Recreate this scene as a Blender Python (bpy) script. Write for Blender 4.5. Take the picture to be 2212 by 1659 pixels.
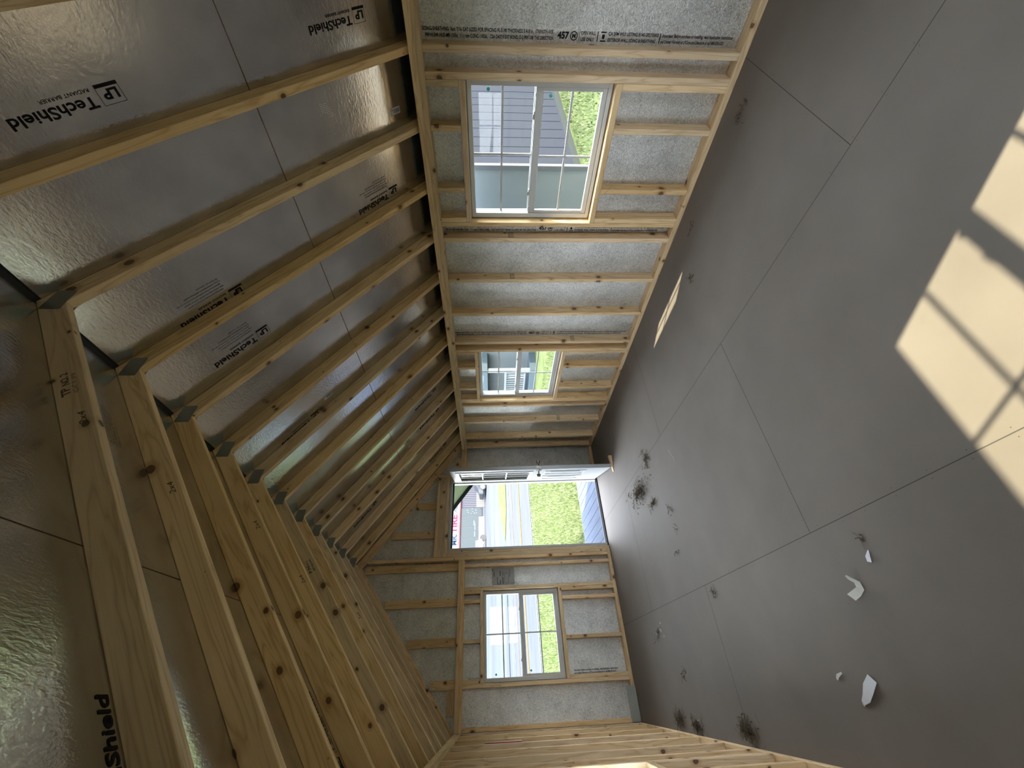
import bpy, bmesh, math, random
from mathutils import Vector, Matrix
random.seed(7)
for o in list(bpy.data.objects): bpy.data.objects.remove(o)
C = bpy.context.scene.collection
M = 0.0254                      # everything below is laid out in inches
def V(x, y, z): return Vector((x*M, y*M, z*M))

# ------------------------------------------------------------------ camera
CAM = (27.31, 16.37, 59.87); YAW, PITCH, ROLL, FPX = 0.6403, -0.0558, -0.0166, 883.0
cy, sy, cp, sp = math.cos(YAW), math.sin(YAW), math.cos(PITCH), math.sin(PITCH)
F = Vector((sy*cp, cy*cp, sp)); Rt = Vector((cy, -sy, 0)); U = Rt.cross(F)
r2 = math.cos(ROLL)*Rt + math.sin(ROLL)*U; u2 = -math.sin(ROLL)*Rt + math.cos(ROLL)*U
cd = bpy.data.cameras.new('camera'); cam = bpy.data.objects.new('camera', cd); C.objects.link(cam)
X, Y, Z = -u2, r2, -F           # the phone was held on its side: the picture's right is the room's down
m = Matrix(((X.x, Y.x, Z.x), (X.y, Y.y, Z.y), (X.z, Y.z, Z.z))).to_4x4(); m.translation = V(*CAM)
cam.matrix_world = m
cd.sensor_width = 36; cd.lens = 36*FPX/2212; cd.clip_start = 0.02; cd.clip_end = 500
bpy.context.scene.camera = cam

# ------------------------------------------------------------------ sky, sun, exposure
sc = bpy.context.scene
sc.view_settings.view_transform = 'Standard'; sc.view_settings.look = 'None'
sc.view_settings.gamma = 1; sc.view_settings.use_curve_mapping = False
sc.view_settings.exposure = 1.78
w = bpy.data.worlds.new('world'); sc.world = w; w.use_nodes = True
wn = w.node_tree.nodes; wl = w.node_tree.links
bgn = wn['Background']; tc = wn.new('ShaderNodeTexCoord'); sx = wn.new('ShaderNodeSeparateXYZ')
cr = wn.new('ShaderNodeValToRGB'); cr.color_ramp.elements[0].position = 0.45; cr.color_ramp.elements[0].color = (0.90, 0.94, 1.0, 1)
cr.color_ramp.elements[1].position = 0.85; cr.color_ramp.elements[1].color = (0.74, 0.85, 1.0, 1)
mr = wn.new('ShaderNodeMapRange'); mr.inputs[1].default_value = -1; mr.inputs[2].default_value = 1
wl.new(tc.outputs['Generated'], sx.inputs[0]); wl.new(sx.outputs[2], mr.inputs[0]); wl.new(mr.outputs[0], cr.inputs[0])
wl.new(cr.outputs[0], bgn.inputs[0]); bgn.inputs[1].default_value = 5.6
sun = bpy.data.lights.new('sun', 'SUN'); sun.energy = 6.5; sun.color = (1.0, 0.93, 0.70); sun.angle = math.radians(0.6)
so = bpy.data.objects.new('sun', sun); C.objects.link(so)
SUN_DIR = Vector((-0.455, 1.072, -1.0)).normalized()
so.rotation_euler = SUN_DIR.to_track_quat('-Z', 'Y').to_euler(); so.location = V(300, -600, 700)

# ------------------------------------------------------------------ room measures (inches)
XL, XR, L, H = 13.69, 140.5, 231.45, 76.4      # inner stud faces, plate top
SL, SR, SG = 10.19, 144.0, 234.95              # inner faces of the sheathing
LR = -3.5; SB = -7.0                           # rear wall
XA, ZO, ZI, S = 77.4, 127.9, 123.65, 0.7324     # ridge, rafter top, rafter underside, slope
COS = 1/math.sqrt(1+S*S); SIN = S*COS
OH = 9.0                                       # eave overhang

# ------------------------------------------------------------------ helpers
WM = {}
def place(o, mw, parent=None):
    C.objects.link(o)
    if parent:
        o.parent = parent; o.matrix_local = WM[parent.name].inverted() @ mw
    else: o.matrix_world = mw
    WM[o.name] = mw
    return o
def frame(org, x, y):
    x = Vector(x).normalized(); y = Vector(y); y = (y - x*y.dot(x)).normalized(); z = x.cross(y)
    mm = Matrix(((x.x, y.x, z.x), (x.y, y.y, z.y), (x.z, y.z, z.z))).to_4x4(); mm.translation = Vector(org)*M
    return mm
def box(bm, a, b, bev=0):
    r = bmesh.ops.create_cube(bm, size=1)
    vs = r['verts']
    bmesh.ops.scale(bm, vec=[(b[i]-a[i])*M for i in range(3)], verts=vs)
    bmesh.ops.translate(bm, vec=[(a[i]+b[i])/2*M for i in range(3)], verts=vs)
    if bev:
        es = list({e for v in vs for e in v.link_edges})
        bmesh.ops.bevel(bm, geom=es, offset=bev*M, segments=1, affect='EDGES')
def poly(bm, pts, t0, t1, axis=2):
    """prism of a 2D outline (inches) between t0 and t1 along the axis"""
    def mk(p, t):
        q = [p[0], p[1]]; q.insert(axis, t); return bm.verts.new([c*M for c in q])
    a = [mk(p, t0) for p in pts]; b = [mk(p, t1) for p in pts]; n = len(pts)
    bm.faces.new(a[::-1]); bm.faces.new(b)
    for i in range(n): bm.faces.new((a[i], a[(i+1) % n], b[(i+1) % n], b[i]))
    bmesh.ops.recalc_face_normals(bm, faces=bm.faces[:])
def cyl(bm, p0, p1, r, seg=16, r1=None):
    p0, p1 = Vector(p0)*M, Vector(p1)*M; d = p1-p0
    res = bmesh.ops.create_cone(bm, cap_ends=True, segments=seg, radius1=r*M, radius2=(r if r1 is None else r1)*M, depth=d.length)
    mt = Matrix.Translation((p0+p1)/2) @ d.to_track_quat('Z', 'Y').to_matrix().to_4x4()
    bmesh.ops.transform(bm, matrix=mt, verts=res['verts'])
def tube(bm, pts, r, seg=6):
    for a, b in zip(pts[:-1], pts[1:]): cyl(bm, a, b, r, seg)
def obj(name, bm, m_, parent=None, mw=None, smooth=False, **k):
    me = bpy.data.meshes.new(name); bm.to_mesh(me); bm.free()
    if smooth:
        for p in me.polygons: p.use_smooth = True
    for q in (m_ if isinstance(m_, (list, tuple)) else [m_]): me.materials.append(q)
    o = bpy.data.objects.new(name, me)
    for a, b in k.items(): o[a] = b
    return place(o, mw if mw is not None else Matrix(), parent)
def empty(name, loc, **k):
    o = bpy.data.objects.new(name, None); o.empty_display_size = 0.05
    for a, b in k.items(): o[a] = b
    return place(o, Matrix.Translation(V(*loc)))
def tag(o, label, cat, group=None):
    o['label'] = label; o['category'] = cat
    if group: o['group'] = group
    return o
def beam(name, p0, p1, wv, wd, th, m_, parent=None, bev=0.09, **k):
    """board from p0 to p1: wd wide along wv, th thick; local X runs along the grain"""
    p0, p1 = Vector(p0), Vector(p1); ln = (p1-p0).length
    bm = bmesh.new(); box(bm, (0, -wd/2, -th/2), (ln, wd/2, th/2), bev)
    return obj(name, bm, m_, parent, frame(p0, p1-p0, wv), **k)
ORD = ['first', 'second', 'third', 'fourth', 'fifth', 'sixth', 'seventh', 'eighth', 'ninth', 'tenth', 'eleventh', 'twelfth', 'thirteenth', 'fourteenth', 'fifteenth', 'sixteenth', 'seventeenth']

# ------------------------------------------------------------------ materials
def mat(name, col=(.8, .8, .8), rough=.5, metal=0, spec=.5):
    m_ = bpy.data.materials.new(name); m_.use_nodes = True; b = m_.node_tree.nodes['Principled BSDF']
    b.inputs['Base Color'].default_value = (*col, 1); b.inputs['Roughness'].default_value = rough
    b.inputs['Metallic'].default_value = metal; b.inputs['Specular IOR Level'].default_value = spec
    return m_
class NT:
    def __init__(s, m_): s.t = m_.node_tree; s.b = s.t.nodes['Principled BSDF']
    def n(s, ty, **k):
        x = s.t.nodes.new('ShaderNode'+ty)
        for a, b in k.items():
            if a.startswith('i_'): x.inputs[a[2:].replace('_', ' ')].default_value = b
            else: setattr(x, a, b)
        return x
    def l(s, a, b): s.t.links.new(a, b)
    def math(s, op, a, b=None, c=None, clamp=False):
        x = s.t.nodes.new('ShaderNodeMath'); x.operation = op; x.use_clamp = clamp
        for i, v in enumerate((a, b, c)):
            if v is None: continue
            if isinstance(v, (int, float)): x.inputs[i].default_value = v
            else: s.l(v, x.inputs[i])
        return x.outputs[0]
    def vmath(s, op, a, b):
        x = s.t.nodes.new('ShaderNodeVectorMath'); x.operation = op
        for i, v in enumerate((a, b)):
            if isinstance(v, tuple): x.inputs[i].default_value = v
            else: s.l(v, x.inputs[i])
        return x.outputs[0]
    def mix(s, fac, a, b):
        x = s.t.nodes.new('ShaderNodeMix'); x.data_type = 'RGBA'
        for i, v in ((0, fac), (6, a), (7, b)):
            if isinstance(v, (int, float)): x.inputs[i].default_value = v
            elif isinstance(v, tuple): x.inputs[i].default_value = (*v, 1)
            else: s.l(v, x.inputs[i])
        return x.outputs[2]
    def ramp(s, f, st):
        x = s.t.nodes.new('ShaderNodeValToRGB'); e = x.color_ramp.elements
        while len(e) < len(st): e.new(.5)
        for q, (p_, c_) in zip(e, st): q.position = p_; q.color = (*c_, 1) if len(c_) == 3 else c_
        s.l(f, x.inputs[0]); return x.outputs[0]
    def bump(s, h, st, dist=.002):
        x = s.t.nodes.new('ShaderNodeBump'); x.inputs['Strength'].default_value = st; x.inputs['Distance'].default_value = dist
        s.l(h, x.inputs['Height']); s.l(x.outputs[0], s.b.inputs['Normal'])

def wood(name, tint=(1, 1, 1), dark=0.0):
    m_ = mat(name, rough=.62, spec=.25); t = NT(m_)
    co = t.n('TexCoord').outputs['Object']; oi = t.n('ObjectInfo').outputs['Random']
    off = t.n('CombineXYZ'); t.l(t.math('MULTIPLY', oi, 37.0), off.inputs[0]); t.l(t.math('MULTIPLY', oi, 11.3), off.inputs[1]); t.l(t.math('MULTIPLY', oi, 23.1), off.inputs[2])
    p_ = t.vmath('ADD', co, off.outputs[0])
    st = t.vmath('MULTIPLY', p_, (1.2, 14, 14))
    n1 = t.n('TexNoise', i_Scale=1.0, i_Detail=3.0, i_Distortion=.6); t.l(st, n1.inputs['Vector'])
    rings = t.math('FRACT', t.math('MULTIPLY', n1.outputs[0], 7.0))
    rings = t.math('ABSOLUTE', t.math('SUBTRACT', rings, .5))
    n2 = t.n('TexNoise', i_Scale=1.0, i_Detail=2.0); t.l(t.vmath('MULTIPLY', p_, (7, 260, 260)), n2.inputs['Vector'])
    n3 = t.n('TexNoise', i_Scale=2.2, i_Detail=2.0); t.l(p_, n3.inputs['Vector'])
    A = (.84*tint[0], .62*tint[1], .36*tint[2]); B = (.56*tint[0], .36*tint[1], .17*tint[2])
    g = t.math('ADD', t.math('MULTIPLY', t.math('POWER', t.math('MULTIPLY', rings, 2.0), 3.0), .75), t.math('MULTIPLY', n2.outputs[0], .55))
    col = t.mix(t.math('SUBTRACT', g, .12, clamp=True), A, B)
    col = t.mix(t.math('MULTIPLY', t.math('SUBTRACT', n3.outputs[0], .4, clamp=True), 1.2), col, (.56*tint[0], .35*tint[1], .17*tint[2]))
    # knots: round cells on each face, some cells only
    sp_ = t.n('SeparateXYZ'); t.l(p_, sp_.inputs[0]); cb = t.n('CombineXYZ')
    t.l(sp_.outputs[0], cb.inputs[0]); t.l(t.math('ADD', sp_.outputs[1], sp_.outputs[2]), cb.inputs[1])
    wv = t.n('TexNoise', i_Scale=25.0); t.l(p_, wv.inputs['Vector'])
    kp = t.vmath('ADD', t.vmath('MULTIPLY', cb.outputs[0], (4.6, 6.0, 1)), t.vmath('MULTIPLY', wv.outputs[1], (.05, .05, 0)))
    vo = t.n('TexVoronoi', voronoi_dimensions='2D', i_Scale=1.0); t.l(kp, vo.inputs['Vector'])
    sc_ = t.n('SeparateColor'); t.l(vo.outputs['Color'], sc_.inputs[0])
    rad = t.math('MULTIPLY', t.math('SUBTRACT', sc_.outputs[0], .30, clamp=True), .15)
    k_ = t.math('DIVIDE', t.math('SUBTRACT', rad, vo.outputs['Distance']), .012, clamp=True)
    halo = t.math('DIVIDE', t.math('SUBTRACT', t.math('MULTIPLY', rad, 2.3), vo.outputs['Distance']), .09, clamp=True)
    col = t.mix(t.math('MULTIPLY', halo, .5), col, (.42, .20, .075))
    col = t.mix(t.math('MULTIPLY', k_, .85), col, (.085, .042, .022))
    hv = t.n('HueSaturation'); t.l(col, hv.inputs['Color'])
    t.l(t.math('ADD', t.math('MULTIPLY', t.math('FRACT', t.math('MULTIPLY', oi, 7.7)), .24), .86-dark), hv.inputs['Value'])
    t.l(t.math('ADD', t.math('MULTIPLY', t.math('FRACT', t.math('MULTIPLY', oi, 3.3)), .25), .84), hv.inputs['Saturation'])
    t.l(hv.outputs[0], t.b.inputs['Base Color']); t.bump(n2.outputs[0], .15, .0006)
    return m_
PINE = wood('pine_lumber')
PLY = wood('plywood_scrap', (.9, .8, .7), .1)

def foil_wall():
    m_ = mat('silver_faced_board', rough=.42, metal=.8); t = NT(m_); co = t.n('TexCoord').outputs['Object']
    a = t.n('TexNoise', i_Scale=70.0, i_Detail=3.5, i_Distortion=1.6); t.l(co, a.inputs['Vector'])
    b = t.n('TexVoronoi', i_Scale=140.0, feature='F1'); t.l(t.vmath('ADD', t.vmath('MULTIPLY', co, (1, 1, 1)), t.vmath('MULTIPLY', a.outputs[1], (.02, .02, .02))), b.inputs['Vector'])
    c = t.n('TexNoise', i_Scale=7.0, i_Detail=4.0); t.l(co, c.inputs['Vector'])
    h = t.math('ADD', t.math('MULTIPLY', a.outputs[0], 1.0), t.math('MULTIPLY', b.outputs[0], .5))
    col = t.ramp(t.math('ADD', t.math('MULTIPLY', a.outputs[0], .7), t.math('MULTIPLY', c.outputs[0], .3)), [(.34, (.42, .415, .405)), (.5, (.68, .68, .665)), (.68, (.9, .9, .88))])
    t.l(col, t.b.inputs['Base Color'])
    t.l(t.math('ADD', t.math('MULTIPLY', c.outputs[0], .2), .24), t.b.inputs['Roughness'])
    t.bump(h, .9, .0035); return m_
FOILW = foil_wall()
def foil_roof():
    m_ = mat('radiant_barrier_foil', rough=.24, metal=.95); t = NT(m_); co = t.n('TexCoord').outputs['Object']
    a = t.n('TexNoise', i_Scale=60.0, i_Detail=4.0, i_Distortion=.8); t.l(t.vmath('MULTIPLY', co, (1, .45, 1)), a.inputs['Vector'])
    c = t.n('TexNoise', i_Scale=5.0, i_Detail=3.0); t.l(co, c.inputs['Vector'])
    # perforation: rows of pin holes every half inch
    sp_ = t.n('SeparateXYZ'); t.l(co, sp_.inputs[0])
    def cell(o_, s): return t.math('SUBTRACT', t.math('FRACT', t.math('MULTIPLY', o_, s)), .5)
    row = t.math('MULTIPLY', t.math('FLOOR', t.math('MULTIPLY', sp_.outputs[0], 120.0)), .5)
    dx = cell(sp_.outputs[0], 120.0); dy = t.math('SUBTRACT', t.math('FRACT', t.math('ADD', t.math('MULTIPLY', sp_.outputs[1], 90.0), row)), .5)
    d = t.math('SQRT', t.math('ADD', t.math('MULTIPLY', dx, dx), t.math('MULTIPLY', dy, dy)))
    hole = t.math('DIVIDE', t.math('SUBTRACT', .2, d), .1, clamp=True)
    col = t.mix(t.math('MULTIPLY', hole, .09), t.ramp(c.outputs[0], [(.35, (.52, .51, .50)), (.65, (.62, .61, .595))]), (.85, .85, .83))
    t.l(col, t.b.inputs['Base Color'])
    t.l(t.math('ADD', t.math('MULTIPLY', c.outputs[0], .12), t.math('ADD', .13, t.math('MULTIPLY', hole, .06))), t.b.inputs['Roughness'])
    a2 = t.n('TexNoise', i_Scale=110.0, i_Detail=3.0, i_Distortion=.5); t.l(t.vmath('MULTIPLY', co, (1, .5, 1)), a2.inputs['Vector'])
    t.bump(t.math('ADD', t.math('MULTIPLY', a.outputs[0], .7), t.math('ADD', t.math('MULTIPLY', a2.outputs[0], .55), t.math('MULTIPLY', hole, .03))), .65, .0013); return m_
FOILR = foil_roof()
def floor_mat():
    m_ = mat('painted_floor', rough=.6, spec=.2); t = NT(m_); co = t.n('TexCoord').outputs['Object']
    a = t.n('TexNoise', i_Scale=2.2, i_Detail=5.0); t.l(co, a.inputs['Vector'])
    b = t.n('TexNoise', i_Scale=40.0, i_Detail=3.0); t.l(co, b.inputs['Vector'])
    col = t.ramp(a.outputs[0], [(.3, (.150, .124, .102)), (.7, (.182, .152, .126))])
    v = t.n('TexVoronoi', i_Scale=6.5); t.l(co, v.inputs['Vector'])
    s_ = t.n('SeparateColor'); t.l(v.outputs['Color'], s_.inputs[0])
    k_ = t.math('DIVIDE', t.math('SUBTRACT', t.math('MULTIPLY', t.math('SUBTRACT', s_.outputs[0], .45, clamp=True), .055), v.outputs['Distance']), .008, clamp=True)
    col = t.mix(t.math('MULTIPLY', k_, .75), col, (.055, .045, .038))
    v2 = t.n('TexVoronoi', i_Scale=9.0); t.l(t.vmath('ADD', co, (3.3, 1.7, 0)), v2.inputs['Vector'])
    s2 = t.n('SeparateColor'); t.l(v2.outputs['Color'], s2.inputs[0])
    k2 = t.math('DIVIDE', t.math('SUBTRACT', t.math('MULTIPLY', t.math('SUBTRACT', s2.outputs[1], .7, clamp=True), .07), v2.outputs['Distance']), .006, clamp=True)
    col = t.mix(t.math('MULTIPLY', k2, .4), col, (.5, .47, .42))
    v3 = t.n('TexNoise', i_Scale=5.5, i_Detail=6.0, i_Roughness=.7); t.l(t.vmath('ADD', co, (9.1, 4.7, 0)), v3.inputs['Vector'])
    col = t.mix(t.math('MULTIPLY', t.math('SUBTRACT', v3.outputs[0], .62, clamp=True), 1.6), col, (.10, .085, .07))
    t.l(col, t.b.inputs['Base Color']); t.l(t.math('ADD', t.math('MULTIPLY', a.outputs[0], .2), .62), t.b.inputs['Roughness'])
    t.bump(t.math('ADD', t.math('MULTIPLY', b.outputs[0], .5), t.math('MULTIPLY', k_, -1.0)), .25, .001); return m_
FLOOR = floor_mat()
SEAM = mat('panel_joint_dark', (.05, .042, .035), .9)
INK = mat('black_ink', (.012, .011, .014), .6, spec=.1); INKF = mat('faint_grey_ink', (.11, .105, .105), .6, spec=.1); STAMP = mat('grade_stamp_ink', (.10, .075, .055), .7, spec=.1)
VINYL = mat('white_vinyl', (.52, .52, .51), .45, spec=.3); DOORW = mat('white_door_paint', (.36, .37, .38), .5, spec=.25)
CHROME = mat('satin_nickel', (.55, .54, .52), .18, 1); BLACK = mat('black_rubber', (.01, .01, .01), .6)
GALV = mat('galvanized_steel', (.30, .31, .27), .42, .85)
EDGE = mat('brown_panel_edge', (.20, .09, .045), .9); OSB = mat('brown_sheathing', (.28, .17, .09), .85)
SHING = mat('dark_shingles', (.05, .05, .055), .9); FASC = mat('dark_grey_fascia', (.03, .032, .03), .6, spec=0)
SOFF = mat('grass_lit_soffit', (.20, .24, .15), .6, spec=0); SIDING = mat('grey_siding', (.026, .027, .034), .6, spec=0); WHITEP = mat('white_paint', (.8, .8, .8), .5)  # soffit colour carries the green light bounced up from the grass
GREYB = mat('grey_green_painted_board', (.27, .28, .25), .6); TAPE = mat('white_joint_tape', (.72, .74, .74), .5)
def galv():
    t = NT(GALV); co = t.n('TexCoord').outputs['Object']
    b = t.n('TexBrick', i_Scale=1.0); b.offset = 0.5; b.inputs['Scale'].default_value = 110; b.inputs['Mortar Size'].default_value = .03
    b.inputs['Color1'].default_value = (1, 1, 1, 1); b.inputs['Color2'].default_value = (.7, .7, .7, 1); b.inputs['Mortar'].default_value = (0, 0, 0, 1)
    t.l(co, b.inputs['Vector']); t.bump(b.outputs[0], .9, .001)
galv()
def glass():
    m_ = bpy.data.materials.new('window_glass'); m_.use_nodes = True; nt = m_.node_tree; nt.nodes.clear()
    o = nt.nodes.new('ShaderNodeOutputMaterial'); mx = nt.nodes.new('ShaderNodeMixShader'); tr = nt.nodes.new('ShaderNodeBsdfTransparent'); gl = nt.nodes.new('ShaderNodeBsdfGlossy')
    lw = nt.nodes.new('ShaderNodeLayerWeight'); pw = nt.nodes.new('ShaderNodeMath'); pw.operation = 'POWER'; pw.inputs[1].default_value = 5; fr = nt.nodes.new('ShaderNodeMath'); fr.operation = 'MULTIPLY_ADD'; fr.inputs[1].default_value = .45; fr.inputs[2].default_value = .012; nt.links.new(lw.outputs['Facing'], pw.inputs[0]); nt.links.new(pw.outputs[0], fr.inputs[0]); gl.inputs['Roughness'].default_value = 0.02; tr.inputs[0].default_value = (.96, .98, .97, 1)
    nt.links.new(fr.outputs[0], mx.inputs[0]); nt.links.new(tr.outputs[0], mx.inputs[1]); nt.links.new(gl.outputs[0], mx.inputs[2]); nt.links.new(mx.outputs[0], o.inputs[0]); return m_
GLASS = glass()
def noisy(name, c1, c2, scale, rough=.9, bump=0, stretch=(1, 1, 1)):
    m_ = mat(name, c1, rough, spec=0); t = NT(m_); co = t.n('TexCoord').outputs['Object']
    a = t.n('TexNoise', i_Scale=scale, i_Detail=6.0, i_Roughness=.65); t.l(t.vmath('MULTIPLY', co, stretch), a.inputs['Vector'])
    t.l(t.ramp(a.outputs[0], [(.35, c1), (.65, c2)]), t.b.inputs['Base Color'])
    if bump: t.bump(a.outputs[0], bump, .02)
    return m_
GRASS = noisy('lawn_soil', (.04, .05, .02), (.065, .072, .034), 3.0)
ASPH = noisy('asphalt', (.04, .041, .047), (.048, .049, .056), 1.2, stretch=(.3, 1, 1)); CONC = noisy('worn_pale_lot', (.038, .040, .047), (.052, .054, .061), .5, stretch=(.15, 1, 1))
YEL = mat('yellow_road_paint', (.12, .07, .015), .8, spec=0); ORG = mat('orange_road_paint', (.11, .055, .035), .8, spec=0); WLINE = mat('white_road_paint', (.10, .10, .105), .8, spec=0)
DECK = noisy('grey_deck_boards', (.062, .07, .092), (.078, .087, .112), 3.0, .6, stretch=(6, .6, 1))
DRY = noisy('dry_leaf', (.06, .045, .03), (.16, .125, .085), 30.0); PAPER = mat('white_paper', (.62, .60, .62), .7); TAN = mat('tan_curled_paper', (.55, .52, .45), .7); REDP = mat('red_print', (.5, .06, .04), .6)

# ------------------------------------------------------------------ writing
_tc = {}
def text2d(bm, body, u, v, h, wid=None, bold=0.0, mi=0, slant=0.0):
    key = (body, bold)
    if key not in _tc:
        cu = bpy.data.curves.new('lettering', 'FONT'); cu.body = body; cu.size = 1; cu.offset = bold; cu.resolution_u = 3
        to = bpy.data.objects.new('lettering', cu); me = bpy.data.meshes.new_from_object(to)
        vs = [(q.co.x, q.co.y) for q in me.vertices]; fs = [tuple(p.vertices) for p in me.polygons]
        bpy.data.objects.remove(to); bpy.data.curves.remove(cu); bpy.data.meshes.remove(me); _tc[key] = (vs, fs)
    vs, fs = _tc[key]
    if not vs: return
    x0 = min(a for a, b in vs); x1 = max(a for a, b in vs)
    sy_ = h/0.69; sx_ = sy_ if wid is None else wid/(x1-x0)
    nv = [bm.verts.new(((u+(a-x0)*sx_+slant*b*sy_)*M, (v+b*sy_)*M, 0)) for a, b in vs]
    for f in fs:
        try: q = bm.faces.new([nv[i] for i in f]); q.material_index = mi
        except ValueError: pass
def rect2d(bm, a, b, c, d, mi=0):
    q = bm.faces.new([bm.verts.new((x*M, y*M, 0)) for x, y in ((a, b), (c, b), (c, d), (a, d))]); q.material_index = mi
def ring2d(bm, cx, cy_, r, t, n=20):
    for i in range(n):
        a, b = 2*math.pi*i/n, 2*math.pi*(i+1)/n
        bm.faces.new([bm.verts.new(((cx+math.cos(k)*q)*M, (cy_+math.sin(k)*q)*M, 0)) for k, q in ((a, r), (b, r), (b, r-t), (a, r-t))])
def decal(name, bm, org, d, up, m_, parent, gap=.035):
    mw = frame(org, d, up); mw.translation += mw.col[2].to_3d()*gap*M
    return obj(name, bm, m_, parent, mw)

# ------------------------------------------------------------------ floor
bm = bmesh.new(); box(bm, (SL, SB, -.75), (SR, SG, 0))
fl = obj('floor', bm, FLOOR, kind='structure')
bm = bmesh.new()
def seam(a, b, w_=.13): box(bm, (a[0]-(w_/2 if a[0] == b[0] else 0), a[1]-(w_/2 if a[1] == b[1] else 0), 0), (b[0]+(w_/2 if a[0] == b[0] else 0), b[1]+(w_/2 if a[1] == b[1] else 0), .012))
seam((96.15, LR), (96.15, L)); seam((48.1, LR), (48.1, L))
for y in (44.7, 140.8): seam((96.15, y), (XR, y)); seam((XL, y), (48.1, y))
for y in (-3, 92.8, 188.9): seam((48.1, y), (96.15, y))
for xs in (48.1, 96.15):
    for k in range(40):
        y = 2+k*5.9+random.uniform(-.5, .5)
        for s_ in (-.6, .6): bmesh.ops.create_circle(bm, cap_ends=True, segments=8, radius=.075*M, matrix=Matrix.Translation(V(xs+s_, y, .014)))
for (x0, x1, y) in ((96, 140, 44.7), (96, 140, 140.8), (14, 48, 140.8), (48, 96, 92.8), (48, 96, 188.9)):
    x = x0+3
    while x < x1:
        for s_ in (-.55, .55): bmesh.ops.create_circle(bm, cap_ends=True, segments=8, radius=.075*M, matrix=Matrix.Translation(V(x+random.uniform(-.3, .3), y+s_, .014)))
        x += 5.7
obj('floor_joint', bm, SEAM, fl)

# ------------------------------------------------------------------ sheathed walls
def holed(bm, axis, p0, p1, u0, u1, v0, v1, holes):
    holes = [(h[0], h[1], max(h[2], v0), min(h[3], v1)) for h in holes]
    us = sorted({u0, u1, *[h[0] for h in holes], *[h[1] for h in holes]}); vs = sorted({v0, v1, *[h[2] for h in holes], *[h[3] for h in holes]})
    for a, b in zip(us[:-1], us[1:]):
        run = None
        for c, d in zip(vs[:-1], vs[1:]):
            inh = any(h[0] <= a and b <= h[1] and h[2] <= c and d <= h[3] for h in holes)
            if not inh: run = (run[0], d) if run else (c, d)
            if (inh or d == vs[-1]) and run:
                if axis == 0: box(bm, (p0, a, run[0]), (p1, b, run[1]))
                else: box(bm, (a, p0, run[0]), (b, p1, run[1]))
                run = None
RO_Z = (28.5, 64.3)
W1, W2, WG, WLF, WRR = (50.4, 86.4), (145.8, 181.8), (29.5, 65.5), (95.3, 131.3), (59.4, 95.4)
DX = (83.9, 121.8); DZ = 82.3
WT = 76.0
bm = bmesh.new(); holed(bm, 0, SR, SR+.45, SB, SG+.45, -4, WT-.4, [(*W1, *RO_Z), (*W2, *RO_Z)]); wr = obj('wall_right', bm, FOILW, kind='structure')
bm = bmesh.new(); holed(bm, 0, SL-.45, SL, SB, SG+.45, -4, WT-.4, [(*WLF, *RO_Z)]); wlf = obj('wall_left', bm, FOILW, kind='structure')
def gable(bm, y0, y1, hole, z0=-4):
    holed(bm, 1, y0, y1, SL, SR, z0, 75.9, hole)
    z = 75.9
    top = lambda x: ZO - S*abs(x-XA) - .1
    for h in hole:
        if h[3] > 75.9:
            for a, b in ((SL, h[0]), (h[0], h[1]), (h[1], SR)):
                zb = h[3] if (a, b) == (h[0], h[1]) else 75.9
                pts = [(a, zb), (b, zb), (b, max(top(b), zb+.01))] + ([(XA, top(XA))] if a < XA < b else []) + [(a, max(top(a), zb+.01))]
                poly(bm, pts, y0, y1, 1)
            return
    poly(bm, [(SL, z), (SR, z), (SR, top(SR)), (XA, top(XA)), (SL, top(SL))], y0, y1, 1)
bm = bmesh.new(); gable(bm, SG, SG+.45, [(*WG, *RO_Z), (DX[0], DX[1], -4, DZ)]); wg = obj('wall_front_gable', bm, FOILW, kind='structure')
bm = bmesh.new(); gable(bm, SB-.45, SB, [(*WRR, *RO_Z)]); wb = obj('wall_rear_gable', bm, FOILW, kind='structure')
bm = bmesh.new()
for a, b in ((SL+.3, 74.5), (79, 82)): box(bm, (a, SG-.05, 98.1), (b, SG, 98.7))
for a, b in ((82.4, 91), (94.8, 106.1), (109.8, 117)): box(bm, (a, SG-.05, 98.1), (b, SG, 98.7))
obj('joint_tape', bm, TAPE, wg)

# ------------------------------------------------------------------ roof
XE = SR+OH; LE = 2*XA-XE
bm = bmesh.new()
def slope_prism(bm, xa, xb, y0, y1, d0, d1, mirror=False):
    f = (lambda x: x) if not mirror else (lambda x: 2*XA-x)
    z = lambda x, d: ZO - S*(x-XA) + d
    poly(bm, [(f(xa), z(xa, d0)), (f(xb), z(xb, d0)), (f(xb), z(xb, d1)), (f(xa), z(xa, d1))], y0, y1, 1)
YF = 303.0; YB = -14.0
SM = 113.95
for mir in (False, True):
    sm = SM if not mir else SM
    slope_prism(bm, XA+.6, sm-.08, YB, SG-.1, .02, .5, mir); slope_prism(bm, sm+.08, XE, YB, SG-.1, .02, .5, mir)
ce = obj('ceiling', bm, FOILR, kind='structure')
bm = bmesh.new()
for mir in (False, True): slope_prism(bm, SM-.07, SM+.07, YB, SG-.1, .12, .5, mir)
obj('panel_edge', bm, EDGE, ce)
bm = bmesh.new()
for mir in (False, True): slope_prism(bm, XA+.02, XE+.8, YB-1, YF, .55, 1.1, mir)
obj('trim_1', bm, SHING, kind='structure')                      # outer roof covering
bm = bmesh.new()
for mir in (False, True): slope_prism(bm, XA+.3, XE, SG+.5, YF-.8, -.3, .5, mir)
obj('trim_2', bm, SOFF, kind='structure')                      # porch ceiling
bm = bmesh.new()
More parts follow.
